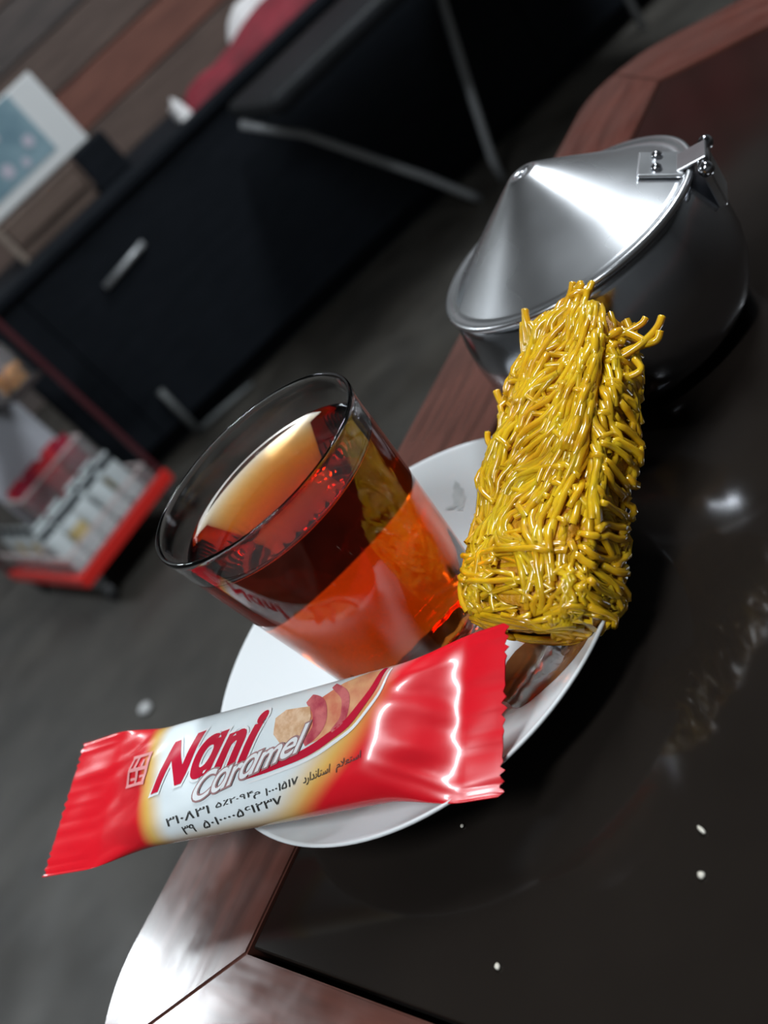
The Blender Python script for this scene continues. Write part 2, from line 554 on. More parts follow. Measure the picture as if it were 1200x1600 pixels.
PA = Vector((0.0275, -0.0532, 0.0248))
PB = Vector((0.1035, -0.0050, 0.0555))
SWL = (PB - PA).length
pax = (PB - PA).normalized()
pw = pax.cross(Vector((0, 0, 1))).normalized()     # to the right, towards the viewer
pn = pw.cross(pax).normalized()                    # up
sw = tag(empty('noodle_sweet', PA), 'golden syrup-glazed block of fried noodle strands leaning on the saucer rim', 'pastry')


def srand(a, b):
    return random.uniform(a, b)


def half(x):
    """half width / half thickness of the block at length x (0..SWL)"""
    u = x / SWL
    e = 1.0
    if u < 0.10:
        e = math.sqrt(max(0.0, 1 - ((0.10 - u) / 0.16) ** 2))
    hw = 0.0205 - 0.0055 * max(0.0, (u - 0.45) / 0.55) ** 1.2
    ht = 0.0142 - 0.0035 * u
    if u > 0.97:
        e *= 1 - (u - 0.97) * 4
    return hw * e, ht * e


def sect(phi, hw, ht, p=0.55):
    c, s = math.cos(phi), math.sin(phi)
    return math.copysign(abs(c) ** p, c) * hw, math.copysign(abs(s) ** p, s) * ht


def sp(x, phi, lift=0.0):
    hw, ht = half(x)
    # lumpy folds
    q = Vector((x * 60, math.cos(phi) * 1.6, math.sin(phi) * 1.6))
    l = lift + 0.0026 * noise.noise(q) + 0.0011 * noise.noise(q * 2.7)
    # fold valley between top sheet and side roll
    dv = ((phi - 0.62 + 0.10 * math.sin(x * 90)) / 0.16)
    if x > 0.012:
        l -= 0.0034 * math.exp(-dv * dv)
    y, zz = sect(phi, hw + l, ht + l)
    return pax * x + pw * y + pn * zz


# inner core
vs, fs = [], []
NX, NP = 40, 48
for i in range(NX + 1):
    x = SWL * (-0.01 + 0.99 * i / NX)
    for k in range(NP):
        vs.append(sp(max(x, -0.004), 2 * PI * k / NP, -0.0009))
for i in range(NX):
    for k in range(NP):
        fs.append((i * NP + k, i * NP + (k + 1) % NP, (i + 1) * NP + (k + 1) % NP, (i + 1) * NP + k))
fs.append(tuple(range(NP))[::-1])
fs.append(tuple(NX * NP + k for k in range(NP)))
fpd('core', vs, fs, m_core, sw, True)

strands = []      # (importance, path, radius)


def wig(t, s, a):
    return a * noise.noise(Vector((t * 7.0 + s * 13.1, s * 3.7, 0.5)))


# visible side of the section: phi from about -0.9 (lower right side) over 0 (right) and pi/2 (top) to 3.0 (left)
def add_len(n, p0, p1, lo, hi, lift, slope=0.0, rad=(0.00062, 0.00088), imp=1.0, x0=0.0, x1=1.0):
    for i in range(n):
        ph = srand(p0, p1)
        L = srand(lo, hi)
        xs = srand(SWL * x0 - 0.004, max(SWL * x0, SWL * x1 - L * 0.6))
        sd = random.random() * 50
        m = max(5, int(L / 0.0028))
        lf = lift + srand(-0.0007, 0.0007)
        path = []
        for j in range(m + 1):
            t = j / m
            x = xs + L * t
            x = min(max(x, 0.0), SWL * 1.005)
            p = ph + slope * (t - 0.5) * L / 0.03 + wig(t, sd, 0.28)
            path.append(sp(x, p, lf + wig(t, sd + 9, 0.0010)))
        strands.append((imp, path, srand(*rad)))


def add_cross(n, p0, p1, lo, hi, lift, x0, x1, skew=0.0, rad=(0.0006, 0.00085), imp=1.0):
    for i in range(n):
        x = SWL * srand(x0, x1)
        ph = srand(p0, p1)
        dp = srand(lo, hi)
        sd = random.random() * 50
        m = max(5, int(dp / 0.09))
        lf = lift + srand(-0.0006, 0.0008)
        path = [sp(min(max(x + skew * (j / m - 0.5) * dp + wig(j / m, sd, 0.004), 0.0005), SWL), ph + dp * (j / m - 0.5), lf + wig(j / m, sd + 5, 0.0012)) for j in range(m + 1)]
        strands.append((imp, path, srand(*rad)))


def flow(x, phi):
    """direction of the strands on the unrolled sheet: 0 = along the block, pi/2 = around it"""
    n1 = noise.noise(Vector((x * 55, phi * 1.3, 4.2)))
    if phi > 0.75:      # top sheet: up the length, slanting
        u = x / SWL
        return -0.22 + 0.5 * n1 + 0.45 * sm(0.35, 0.15, u)
    return 0.25 + 1.3 * n1


def add_flow(n, p0, p1, x0, x1, lo, hi, lift, turn=0.0, rad=(0.0009, 0.0013), imp=1.0, jit=0.12):
    for i in range(n):
        x = SWL * srand(x0, x1)
        ph = p0 + (p1 - p0) * (i + random.random()) / n
        L = srand(lo, hi)
        sd = random.random() * 50
        st = 0.0022
        m = max(4, int(L / st))
        lf = lift + srand(-0.0005, 0.0006)
        dj = srand(-jit, jit)
        path = []
        for j in range(m + 1):
            t = j / m
            path.append(sp(min(max(x, 0.0), SWL), ph, lf + wig(t, sd + 9, 0.0012)))
            a = flow(x, ph) + turn + dj + wig(t * 0.6, sd, 0.45)
            x += math.cos(a) * st
            ph += math.sin(a) * st / 0.0175
            if x < -0.001 or x > SWL * 1.01:
                break
        if len(path) > 3:
            strands.append((imp, path, srand(*rad)))


# under layer: a dense fused mat
add_flow(150, -1.0, 3.3, -0.02, 0.9, 0.014, 0.035, -0.0012, 0.0, imp=0.3)
add_flow(90, -1.0, 3.3, 0.0, 0.95, 0.008, 0.02, -0.0010, 1.4, imp=0.3)
# top sheet: long strands running up the length
add_flow(105, 0.85, 3.0, -0.02, 0.55, 0.020, 0.048, 0.0002)
add_flow(85, 0.85, 2.9, 0.38, 0.92, 0.014, 0.036, 0.0005, imp=1.3)
# fused cross bands tying the strands
for u in (0.09, 0.17, 0.26, 0.34, 0.43, 0.52, 0.64, 0.78):
    add_flow(5, 0.8, 2.7, u - 0.025, u + 0.025, 0.005, 0.012, 0.0006, 1.2, (0.0008, 0.0011), 1.2, 0.5)
# right side roll, wound around
add_flow(34, -1.0, 0.5, 0.0, 0.8, 0.016, 0.04, 0.0003)
for i in range(30):
    u = 0.03 + 0.93 * i / 30
    add_flow(2, -0.9, 0.15, u - 0.01, u + 0.01, 0.008, 0.015, 0.0009, 1.2, (0.0009, 0.0012), 1.2, 0.25)
# loops wrapping the near end
for i in range(40):
    ph = srand(-0.9, 3.0)
    sd = random.random() * 50
    path = []
    L = srand(0.010, 0.024)
    for j in range(9):
        t = j / 8
        path.append(sp(max(L * (1 - t), 0.0002), ph + wig(t, sd, 0.5), 0.0003))
    strands.append((1.1, path, srand(0.0008, 0.0011)))
for i in range(26):
    a0 = srand(0, 2 * PI)
    a1 = a0 + srand(1.2, 2.6)
    hw, ht = half(0.002)
    path = []
    dip = srand(0.3, 0.6)
    for j in range(9):
        t = j / 8
        p = a0 * (1 - t) + a1 * t
        r = 0.95 - dip * math.sin(PI * t)
        y, zz = sect(p, hw * r, ht * r)
        path.append(pax * (-0.0005 - 0.0022 * math.sin(PI * t)) + pw * y + pn * zz)
    strands.append((1.1, path, srand(0.0008, 0.0011)))
# ropes and loose ends that stick out
U = lambda x, y, zz: pax * x + pw * (y if y < 0.0135 else 0.0135 + (y - 0.0135) * 1.45) + pn * zz
TX = SWL
loose = [
    [U(TX * 0.93, -0.001, 0.010), U(TX * 0.99, 0.000, 0.011), U(TX * 1.05, 0.001, 0.0105), U(TX * 1.085, 0.0015, 0.011)],
    [U(TX * 0.93, 0.002, 0.010), U(TX * 1.00, 0.003, 0.010), U(TX * 1.06, 0.0035, 0.0095), U(TX * 1.09, 0.003, 0.0095)],
    [U(TX * 0.94, 0.0045, 0.009), U(TX * 1.01, 0.005, 0.009), U(TX * 1.06, 0.0055, 0.008), U(TX * 1.085, 0.006, 0.008)],
    [U(TX * 1.03, 0.000, 0.0105), U(TX * 1.045, 0.003, 0.0105), U(TX * 1.05, 0.0055, 0.009)],
    [U(TX * 0.96, 0.001, 0.010), U(TX * 0.985, 0.004, 0.0105), U(TX * 1.0, 0.007, 0.009)],
    [U(TX * 0.90, -0.013, 0.010), U(TX * 0.95, -0.0135, 0.0115), U(TX * 1.00, -0.0140, 0.0125), U(TX * 1.02, -0.0142, 0.013)],
    [U(TX * 0.91, -0.011, 0.010), U(TX * 0.95, -0.0120, 0.0115), U(TX * 0.99, -0.0132, 0.0125), U(TX * 1.015, -0.0138, 0.0128)],
    [U(TX * 0.90, -0.009, 0.010), U(TX * 0.94, -0.0095, 0.0118), U(TX * 0.965, -0.0115, 0.0122)],
    [U(TX * 0.80, 0.013, 0.004), U(TX * 0.83, 0.017, 0.003), U(TX * 0.87, 0.0205, 0.002), U(TX * 0.915, 0.0225, 0.001), U(TX * 0.95, 0.0232, 0.001)],
    [U(TX * 0.88, 0.012, 0.005), U(TX * 0.90, 0.016, 0.004), U(TX * 0.925, 0.0195, 0.003), U(TX * 0.945, 0.0205, 0.003)],
    [U(TX * 0.83, 0.013, 0.003), U(TX * 0.85, 0.0165, 0.002), U(TX * 0.865, 0.0195, 0.001), U(TX * 0.875, 0.0225, 0.0005), U(TX * 0.90, 0.0232, 0.001)],
    [U(TX * 0.915, 0.0155, 0.004), U(TX * 0.89, 0.0185, 0.003), U(TX * 0.87, 0.0205, 0.002)],
    [U(TX * 0.76, 0.014, 0.002), U(TX * 0.765, 0.0175, 0.001), U(TX * 0.785, 0.020, 0.0005), U(TX * 0.82, 0.0185, 0.0015)],
    [U(TX * 0.72, 0.014, 0.002), U(TX * 0.75, 0.0172, 0.001), U(TX * 0.79, 0.0168, 0.001)],
    [U(TX * 0.70, -0.0195, 0.008), U(TX * 0.73, -0.0212, 0.009), U(TX * 0.755, -0.0222, 0.010)],
    [U(TX * 0.55, -0.0200, 0.008), U(TX * 0.58, -0.0222, 0.009), U(TX * 0.61, -0.0230, 0.0092)],
    [U(TX * 0.40, -0.0200, 0.007), U(TX * 0.44, -0.0225, 0.008), U(TX * 0.47, -0.0228, 0.009)],
]
for k in range(9):      # the fused tuft at the far end
    y0 = srand(-0.003, 0.007)
    loose.append([U(TX * 0.90, y0 * 1.3, 0.0095), U(TX * 0.97, y0 * 1.1, 0.0110), U(TX * srand(1.01, 1.03), y0, 0.0100), U(TX * srand(1.045, 1.085), y0 * 0.9 + 0.001, 0.0085 + srand(-0.001, 0.002))])
for k in range(5):      # the shorter horn beside it
    y0 = srand(-0.0145, -0.0105)
    loose.append([U(TX * 0.86, y0, 0.0085), U(TX * 0.92, y0 - 0.0005, 0.0105), U(TX * srand(0.955, 0.99), y0 - 0.001, 0.0115)])
for P in loose:
    # smooth the little polyline
    pts = []
    for j in range(len(P) - 1):
        a = P[max(j - 1, 0)]; b = P[j]; c = P[j + 1]; d = P[min(j + 2, len(P) - 1)]
        for q in range(4):
            t = q / 4
            pts.append(0.5 * ((2 * b) + (c - a) * t + (2 * a - 5 * b + 4 * c - d) * t * t + (3 * b - a - 3 * c + d) * t ** 3))
    pts.append(P[-1])
    strands.append((9, pts, srand(0.0010, 0.0012)))

strands.sort(key=lambda s: -s[0])
for imp, path, rad in strands[:290]:
    vs, fs = tube_geo(path, rad, 6)
    fpd('strand', vs, fs, m_sweet, sw, True)
vs, fs = [], []
for imp, path, rad in strands[290:]:
    tube_geo(path, rad, 5, False, None, vs, fs)
tag(fpd('inner_strands', vs, fs, m_sweet, sw, True), kind='stuff')

# ------------------------------------------------------------------ candy bar
Lb, Lt = Vector((-0.1471, 0.0146, 0.0325)), Vector((-0.1135, 0.0399, 0.0475))
Rb, Rt = Vector((-0.0093, -0.0856, 0.0200)), Vector((0.0225, -0.0645, 0.0400))
CN = Vector((-0.21513, -0.37601, 0.90130))
CO = (Lb + Lt + Rb + Rt) / 4
candy = tag(empty('candy_bar', CO), 'red white and yellow wrapped caramel candy bar lying across the saucer', 'candy bar')


def base(a, b):
    lo = Lb.lerp(Rb, a)
    hi = Lt.lerp(Rt, a)
    return lo.lerp(hi, (b + 1) / 2)


def body(a):
    return sm(0.13, 0.34, a) * (1 - sm(0.78, 0.935, a))


def wrap(a, phi, extra=0.0):
    """point on the wrapper; phi 0..pi front (top edge to bottom edge), pi..2pi back"""
    B = body(a)
    W = 1.0 - 0.16 * sm(0.10, 0.30, a) * (1 - sm(0.80, 0.95, a))
    c, s = math.cos(phi), math.sin(phi)
    b = W * math.copysign(abs(c) ** (0.75 + 0.25 * (1 - B)), c)
    if s >= 0:
        h = (0.0092 * B ** 0.8) * abs(s) ** 0.75 + 0.0002
        h *= 1.0
        # creases in the gathered ends
        A = math.exp(-((a - 0.21) / 0.07) ** 2) + 0.8 * math.exp(-((a - 0.875) / 0.055) ** 2)
        q = (b * 1.25 + (3.2 if a > 0.5 else -2.4) * (a - 0.5)) + 0.5 * noise.noise(Vector((a * 7, b * 1.2, 3.3)))
        tri = abs((q % 1.0) * 2 - 1)
        h += 0.0017 * A * (abs(tri - 0.35) - 0.3) * abs(s) ** 0.5
        h += 0.0005 * noise.noise(Vector((a * 16, b * 3, 1.0))) * abs(s)
    else:
        h = -(0.0035 * B) * abs(s) ** 0.8 - 0.0002
    cr = (1 - sm(0.095, 0.125, a)) + sm(0.93, 0.945, a)
    h += cr * 0.00010 * math.sin(b * 2 * PI * 21)
    # the flat end flaps curl a little
    h += 0.006 * max(0, a - 0.93) / 0.07 * (b * 0.25) - 0.004 * sm(0.12, 0.0, a) * (b * 0.3 + 0.1)
    return base(a, b) + CN * (h + extra), b


NA, NPH = 170, 96
vs, fs, uv = [], [], []
for i in range(NA + 1):
    a0 = i / NA
    for k in range(NPH):
        phi = 2 * PI * k / NPH
        b = math.cos(phi)
        a = a0
        tooth = abs(((b * 8.5) % 1.0) * 2 - 1) - 0.5
        if i == 0: a = -0.006 + 0.011 * tooth
        if i == NA: a = 1.004 + 0.011 * tooth
        p, bb = wrap(a, phi)
        vs.append(p - CO)
        uv.append((a0, bb))
for i in range(NA):
    for k in range(NPH):
        k2 = (k + 1) % NPH
        fs.append((i * NPH + k, (i + 1) * NPH + k, (i + 1) * NPH + k2, i * NPH + k2))
m_wrap = mat('printed_foil_wrapper', (0.7, 0.01, 0.02), 0.27, Coat_Weight=0.3, Coat_Roughness=0.08)
wr = fpd('wrapper', vs, fs, m_wrap, candy, True)
at_ = wr.data.attributes.new('print_a', 'FLOAT', 'POINT')
bt_ = wr.data.attributes.new('print_b', 'FLOAT', 'POINT')
at_.data.foreach_set('value', [u[0] for u in uv])
bt_.data.foreach_set('value', [u[1] for u in uv])
t = m_wrap.node_tree


def att(n):
    x = N(m_wrap, 'ShaderNodeAttribute')
    x.attribute_name = n
    return x.outputs['Fac']


def mth(op, a, b=0.0):
    x = N(m_wrap, 'ShaderNodeMath', operation=op)
    for i, v in enumerate((a, b)):
        if isinstance(v, (int, float)):
            x.inputs[i].default_value = v
        else:
            t.links.new(v, x.inputs[i])
    return x.outputs[0]


def sst(v, lo, hi):
    x = N(m_wrap, 'ShaderNodeMapRange', interpolation_type='SMOOTHSTEP')
    t.links.new(v, x.inputs[0])
    if lo <= hi:
        x.inputs[1].default_value, x.inputs[2].default_value, x.inputs[3].default_value, x.inputs[4].default_value = lo, hi, 0, 1
    else:
        x.inputs[1].default_value, x.inputs[2].default_value, x.inputs[3].default_value, x.inputs[4].default_value = hi, lo, 1, 0
    return x.outputs[0]


def mixc(f, c1, c2):
    x = N(m_wrap, 'ShaderNodeMix', data_type='RGBA')
    t.links.new(f, x.inputs[0])
    for i, v in ((6, c1), (7, c2)):
        if isinstance(v, tuple):
            x.inputs[i].default_value = (*v, 1)
        else:
            t.links.new(v, x.inputs[i])
    return x.outputs[2]


fa, fb = att('print_a'), att('print_b')
al = mth('ADD', fa, mth('MULTIPLY', fb, 0.03))
# right-hand limit: an arc bulging to the right above, receding below
arcr = mth('ADD', fa, mth('MULTIPLY', mth('POWER', mth('ABSOLUTE', mth('SUBTRACT', fb, 0.55)), 2.0), 0.075))
yel = mth('MULTIPLY', sst(al, 0.255, 0.30), sst(arcr, 0.835, 0.755))
whi = mth('MULTIPLY', mth('MULTIPLY', sst(al, 0.29, 0.345), sst(mth('SUBTRACT', fa, mth('MULTIPLY', fb, 0.12)), 0.76, 0.66)), sst(mth('ADD', fb, mth('MULTIPLY', fa, -0.3)), -1.12, -0.82))
col = mixc(yel, (0.68, 0.006, 0.016), (0.72, 0.44, 0.10))
col = mixc(whi, col, (0.72, 0.78, 0.80))
t.links.new(col, t.nodes['Principled BSDF'].inputs['Base Color'])


def phi_of(a, b):
    B = body(a)
    W = 1.0 - 0.16 * sm(0.10, 0.30, a) * (1 - sm(0.80, 0.95, a))
    x = max(-1, min(1, b / W))
    e = 0.75 + 0.25 * (1 - B)
    return math.acos(math.copysign(abs(x) ** (1 / e), x))


def decal(name, bm, m, lift, cuts_a=0.012, cuts_b=0.06):
    """bm holds a flat print in (a, b) coordinates; it is cut finely and laid on the wrapper"""
    bmesh.ops.triangulate(bm, faces=bm.faces)
    for ax, st in ((0, cuts_a), (1, cuts_b)):
        lo = min(v.co[ax] for v in bm.verts)
        hi = max(v.co[ax] for v in bm.verts)
        q = math.floor(lo / st) * st + st
        while q < hi:
            co = [0, 0, 0]
            no = [0, 0, 0]
            co[ax] = q
            no[ax] = 1
            bmesh.ops.bisect_plane(bm, geom=bm.verts[:] + bm.edges[:] + bm.faces[:], plane_co=co, plane_no=no, dist=1e-6)
            q += st
    for v in bm.verts:
        a, b = v.co.x, v.co.y
        p, _ = wrap(a, phi_of(a, b), lift)
        v.co = p - CO
    me = bpy.data.meshes.new(name)
    bm.to_mesh(me)
    bm.free()
    return link(name, me, m, candy, True)


def text_bm(body_txt, offset=0.0, shear=0.0, spacing=1.0):
    cu = bpy.data.curves.new('text', 'FONT')
    cu.body = body_txt
    cu.offset = offset
    cu.shear = shear
    cu.space_character = spacing
    cu.resolution_u = 5
    ob = bpy.data.objects.new('text', cu)
    C.objects.link(ob)
    bpy.context.view_layer.update()
    ev = ob.evaluated_get(bpy.context.evaluated_depsgraph_get())
    me = ev.to_mesh()
    bm = bmesh.new()
    bm.from_mesh(me)
    ev.to_mesh_clear()
    bpy.data.objects.remove(ob)
    bpy.data.curves.remove(cu)
    bmesh.ops.remove_doubles(bm, verts=bm.verts, dist=1e-5)
    return bm


def fit(bm, p00, p10, p01, ref=None):
    """map the text's bounding box so that its corners land on three (a, b) points"""
    r = ref or bm
    x0 = min(v.co.x for v in r.verts); x1 = max(v.co.x for v in r.verts)
    y0 = min(v.co.y for v in r.verts); y1 = max(v.co.y for v in r.verts)
    return fitbox(bm, (x0, x1, y0, y1), p00, p10, p01)


def fitbox(bm, bb, p00, p10, p01):
    x0, x1, y0, y1 = bb
    for v in bm.verts:
        u = (v.co.x - x0) / (x1 - x0)
        w_ = (v.co.y - y0) / (y1 - y0)
        v.co = Vector((p00[0] + u * (p10[0] - p00[0]) + w_ * (p01[0] - p00[0]), p00[1] + u * (p10[1] - p00[1]) + w_ * (p01[1] - p00[1]), 0))
    return bm


def bbox(bm):
    return (min(v.co.x for v in bm.verts), max(v.co.x for v in bm.verts), min(v.co.y for v in bm.verts), max(v.co.y for v in bm.verts))


def poly_bm(pts):
    bm = bmesh.new()
    bm.faces.new([bm.verts.new((x, y, 0)) for x, y in pts])
    return bm


def ribbon_bm(pts, wd):
    bm = bmesh.new()
    sm_ = []
    for j in range(len(pts) - 1):
        a = pts[max(j - 1, 0)]; b = pts[j]; c = pts[j + 1]; d = pts[min(j + 2, len(pts) - 1)]
        for q in range(5):
            u = q / 5
            sm_.append(tuple(0.5 * (2 * b[i] + (c[i] - a[i]) * u + (2 * a[i] - 5 * b[i] + 4 * c[i] - d[i]) * u * u + (3 * b[i] - a[i] - 3 * c[i] + d[i]) * u ** 3) for i in (0, 1)))
    sm_.append(tuple(pts[-1]))
    rows = []
    AS = 7.6   # a is stretched compared with b
    n = len(sm_)
    for i, p in enumerate(sm_):
        p0, p1 = sm_[max(i - 1, 0)], sm_[min(i + 1, n - 1)]
        dx, dy = (p1[0] - p0[0]) * AS, (p1[1] - p0[1])
        l = math.hypot(dx, dy) or 1
        nx, ny = -dy / l, dx / l
        ww = wd * (0.35 + 0.65 * math.sin(PI * min(1, max(0, i / (n - 1) * 0.9 + 0.08))))
        rows.append((bm.verts.new((p[0] + nx * ww / AS, p[1] + ny * ww, 0)), bm.verts.new((p[0] - nx * ww / AS, p[1] - ny * ww, 0))))
    for i in range(n - 1):
        bm.faces.new((rows[i][0], rows[i][1], rows[i + 1][1], rows[i + 1][0]))
    return bm


m_pred = mat('print_crimson', (0.52, 0.008, 0.035), 0.25, Coat_Weight=0.4)
m_pwhite = mat('print_white', (0.78, 0.79, 0.80), 0.25, Coat_Weight=0.4)
m_ptaupe = mat('print_taupe', (0.36, 0.20, 0.20), 0.3, Coat_Weight=0.4)
m_pink = mat('print_pale_red', (0.80, 0.32, 0.32), 0.3, Coat_Weight=0.4)
m_pbeige = noisy(mat('print_biscuit', rough=0.3), (0.60, 0.34, 0.18), (0.75, 0.52, 0.34), 500)
m_porange = noisy(mat('print_caramel', rough=0.3), (0.62, 0.17, 0.10), (0.74, 0.40, 0.20), 150)
m_prose = noisy(mat('print_rose', rough=0.3), (0.40, 0.03, 0.06), (0.62, 0.16, 0.16), 260)
m_pblack = mat('print_ink', (0.03, 0.03, 0.028), 0.4)

# pictures and swooshes
decal('caramel_picture', poly_bm([(0.660, 0.50), (0.72, 0.72), (0.765, 0.80), (0.790, 0.78), (0.786, 0.50), (0.752, 0.22), (0.715, 0.06), (0.672, 0.00), (0.660, 0.2)]), m_porange, 0.00012)
decal('rose_picture', ribbon_bm([(0.655, 0.62), (0.685, 0.45), (0.690, 0.2), (0.665, 0.02)], 0.11), m_prose, 0.0002)
decal('rose_picture', ribbon_bm([(0.700, 0.72), (0.735, 0.52), (0.740, 0.25), (0.720, 0.10)], 0.06), m_prose, 0.0002)
decal('biscuit_picture', poly_bm([(0.590, 0.46), (0.610, 0.54), (0.640, 0.52), (0.664, 0.50), (0.672, 0.36), (0.668, 0.18), (0.640, 0.09), (0.612, 0.10), (0.594, 0.24)]), m_pbeige, 0.0003)
sw_pts = [(0.800, 0.84), (0.792, 0.50), (0.760, 0.20), (0.718, 0.02), (0.672, -0.10), (0.610, -0.185), (0.540, -0.25)]
decal('crimson_swoosh', ribbon_bm([(a - 0.004, b) for a, b in sw_pts], 0.062), m_pred, 0.0002)
decal('white_swoosh', ribbon_bm([(a + 0.010, b - 0.075) for a, b in sw_pts], 0.024), m_pwhite, 0.00022)

# brand lettering: white edge, crimson letters
P00, P10, P01 = (0.315, -0.20), (0.562, -0.015), (0.325, 0.47)
b1 = text_bm('N\u0251ni', 0.046, 0.30, 1.07)
bb = bbox(b1)
decal('brand_lettering_edge', fitbox(text_bm('N\u0251ni', 0.088, 0.30, 1.07), bb, P00, P10, P01), m_pwhite, 0.00030)
decal('brand_lettering', fitbox(b1, bb, P00, P10, P01), m_pred, 0.00042)
# flavour lettering
Q00, Q10, Q01 = (0.425, -0.44), (0.668, -0.055), (0.430, -0.10)
b1 = text_bm('C\u0251r\u0251mel', 0.012, 0.3, 0.92)
bb = bbox(b1)
decal('flavour_lettering_edge', fitbox(text_bm('C\u0251r\u0251mel', 0.060, 0.3, 0.92), bb, Q00, Q10, Q01), m_ptaupe, 0.00050)
decal('flavour_lettering', fitbox(b1, bb, Q00, Q10, Q01), m_pwhite, 0.00062)

# stamped date and licence lines
def stamp(txt, p0, p1, hgt):
    b = text_bm(txt, 0.004)
    decal('stamped_line', fit(b, p0, p1, (p0[0], p0[1] + hgt)), m_pblack, 0.00032)


stamp('\u06f3\u06f1\u06f0\u06f8\u06f3\u06f1', (0.360, -0.67), (0.465, -0.60), 0.11)
stamp('\u06f5\u066a\u06f2\u06f0\u06f9\u06f4\u0645', (0.480, -0.595), (0.580, -0.53), 0.11)
stamp('\u06f1\u06f0\u06f0\u06f0\u06f1\u06f5\u06f1\u06f7', (0.592, -0.535), (0.660, -0.465), 0.10)
stamp('\ufea9\ufead\ufe8d\ufeaa\ufee7\ufe8e\ufe98\ufeb3\ufe8d', (0.672, -0.51), (0.725, -0.44), 0.14)
stamp('\ufee1\ufefc\ufecc\ufe98\ufeb3\ufe8d', (0.738, -0.43), (0.785, -0.36), 0.14)
stamp('\u06f3\u06f9', (0.395, -0.80), (0.425, -0.785), 0.10)
stamp('\u06f5\u06f0\u06f1\u06f0\u06f0\u06f0\u06f0\u06f5\u06f6\u06f1\u06f2\u06f3\u06f7', (0.445, -0.775), (0.625, -0.66), 0.10)

# small square emblem on the left flap
E0, E1, E2 = (0.196, 0.05), (0.280, 0.00), (0.203, 0.50)
def em(u, v):
    return (E0[0] + u * (E1[0] - E0[0]) + v * (E2[0] - E0[0]), E0[1] + u * (E1[1] - E0[1]) + v * (E2[1] - E0[1]))
bm = bmesh.new()
for (u0, u1, v0, v1) in ((0, 1, 0, 0.10), (0, 1, 0.90, 1), (0, 0.12, 0.10, 0.90), (0.88, 1, 0.10, 0.90), (0.12, 0.88, 0.47, 0.58), (0.44, 0.56, 0.10, 0.47), (0.30, 0.42, 0.58, 0.90),
                         (0.64, 0.74, 0.58, 0.80), (0.20, 0.44, 0.20, 0.28), (0.66, 0.88, 0.24, 0.32)):
    bm.faces.new([bm.verts.new((*em(u, v), 0)) for u, v in ((u0, v0), (u1, v0), (u1, v1), (u0, v1))])
decal('emblem', bm, m_pink, 0.0004, 0.006, 0.05)

# ------------------------------------------------------------------ crumbs and litter
m_crumb = noisy(mat('crumb', rough=0.6), (0.5, 0.46, 0.38), (0.7, 0.66, 0.58), 300)
crumbs = [(0.022, -0.117, 0.0009, 'elongated pale crumb on the glass tabletop at far right'), (0.015, -0.125, 0.0008, 'round pale crumb on the glass tabletop beside the elongated one'),
          (-0.036, -0.106, 0.0008, 'pale crumb on the glass near the lower frame rail'), (-0.025, -0.065, 0.0006, 'tiny crumb on the glass below the candy wrapper')]
for i, (x, y, r, lab) in enumerate(crumbs):
    bm = bmesh.new()
    bmesh.ops.create_icosphere(bm, subdivisions=2, radius=r)
    for v in bm.verts:
        v.co *= 1 + 0.35 * noise.noise(v.co * 900 + Vector((i * 9, 0, 0)))
        v.co.z *= 0.7
        if i == 0:
            v.co.x *= 0.6
            v.co.y *= 1.5
    zmin = min(v.co.z for v in bm.verts)
    o = fin('crumb', bm, m_crumb, None, True)
    o.location = (x, y, -zmin - 0.0005)
    tag(o, lab, 'crumb', 'crumbs on the table')
bm = bmesh.new()
bmesh.ops.create_icosphere(bm, subdivisions=2, radius=0.011)
for v in bm.verts:
    v.co *= 1 + 0.4 * noise.noise(v.co * 90)
    v.co.z *= 0.5
zmin = min(v.co.z for v in bm.verts)
o = fin('paper_scrap', bm, mat('paper', (0.5, 0.5, 0.5), 0.8), None, True)
o.location = (-0.436, 0.974, FLOOR - zmin)
tag(o, 'small crumpled white paper scrap on the dark floor', 'litter')

# ------------------------------------------------------------------ black cabinet and what stands on it
cb = tag(empty('black_cabinet', (0.5, 2.0, FLOOR)), 'long low black cabinet with a grey drawer handle', 'cabinet')
off = (0.5, 2.0, FLOOR)
CT = 0.028
m_foot = mat('dull_grey_metal', (0.09, 0.095, 0.095), 0.6, 0.3)
boxobj('body', -0.335, 2.4, 1.77, 2.18, FLOOR + 0.03, CT - 0.02, m_blackwood, cb, 0.004, 2, off)
boxobj('top', -0.345, 2.42, 1.74, 2.20, CT - 0.02, CT, m_blackwood, cb, 0.003, 2, off)
for x0, x1 in ((-0.325, -0.217), (-0.215, 0.948), (0.95, 2.38)):
    d = boxobj('drawer_front', x0, x1, 1.752, 1.7695, FLOOR + 0.05, CT - 0.03, m_blackwood, cb, 0.003, 2, off)
    if x0 == -0.215:
        tube('handle', [(-0.078, 1.748, -0.092), (0.04, 1.748, -0.080)], 0.0075, m_gmetal, d, 10, off)
tube('metal_foot', [(-0.150, 1.742, -0.316), (-0.152, 1.742, -0.38), (-0.153, 1.742, FLOOR + 0.001)], 0.0085, m_foot, cb, 10, off)
tube('metal_foot', [(-0.142, 1.742, FLOOR + 0.010), (-0.07, 1.742, FLOOR + 0.009), (0.004, 1.742, FLOOR + 0.006)], lambda t: 0.009 - 0.004 * t, m_foot, cb, 10, off)
boxobj('plinth', -0.325, 2.38, 1.80, 2.16, FLOOR, FLOOR + 0.03, m_blackwood, cb, 0, 2, off)

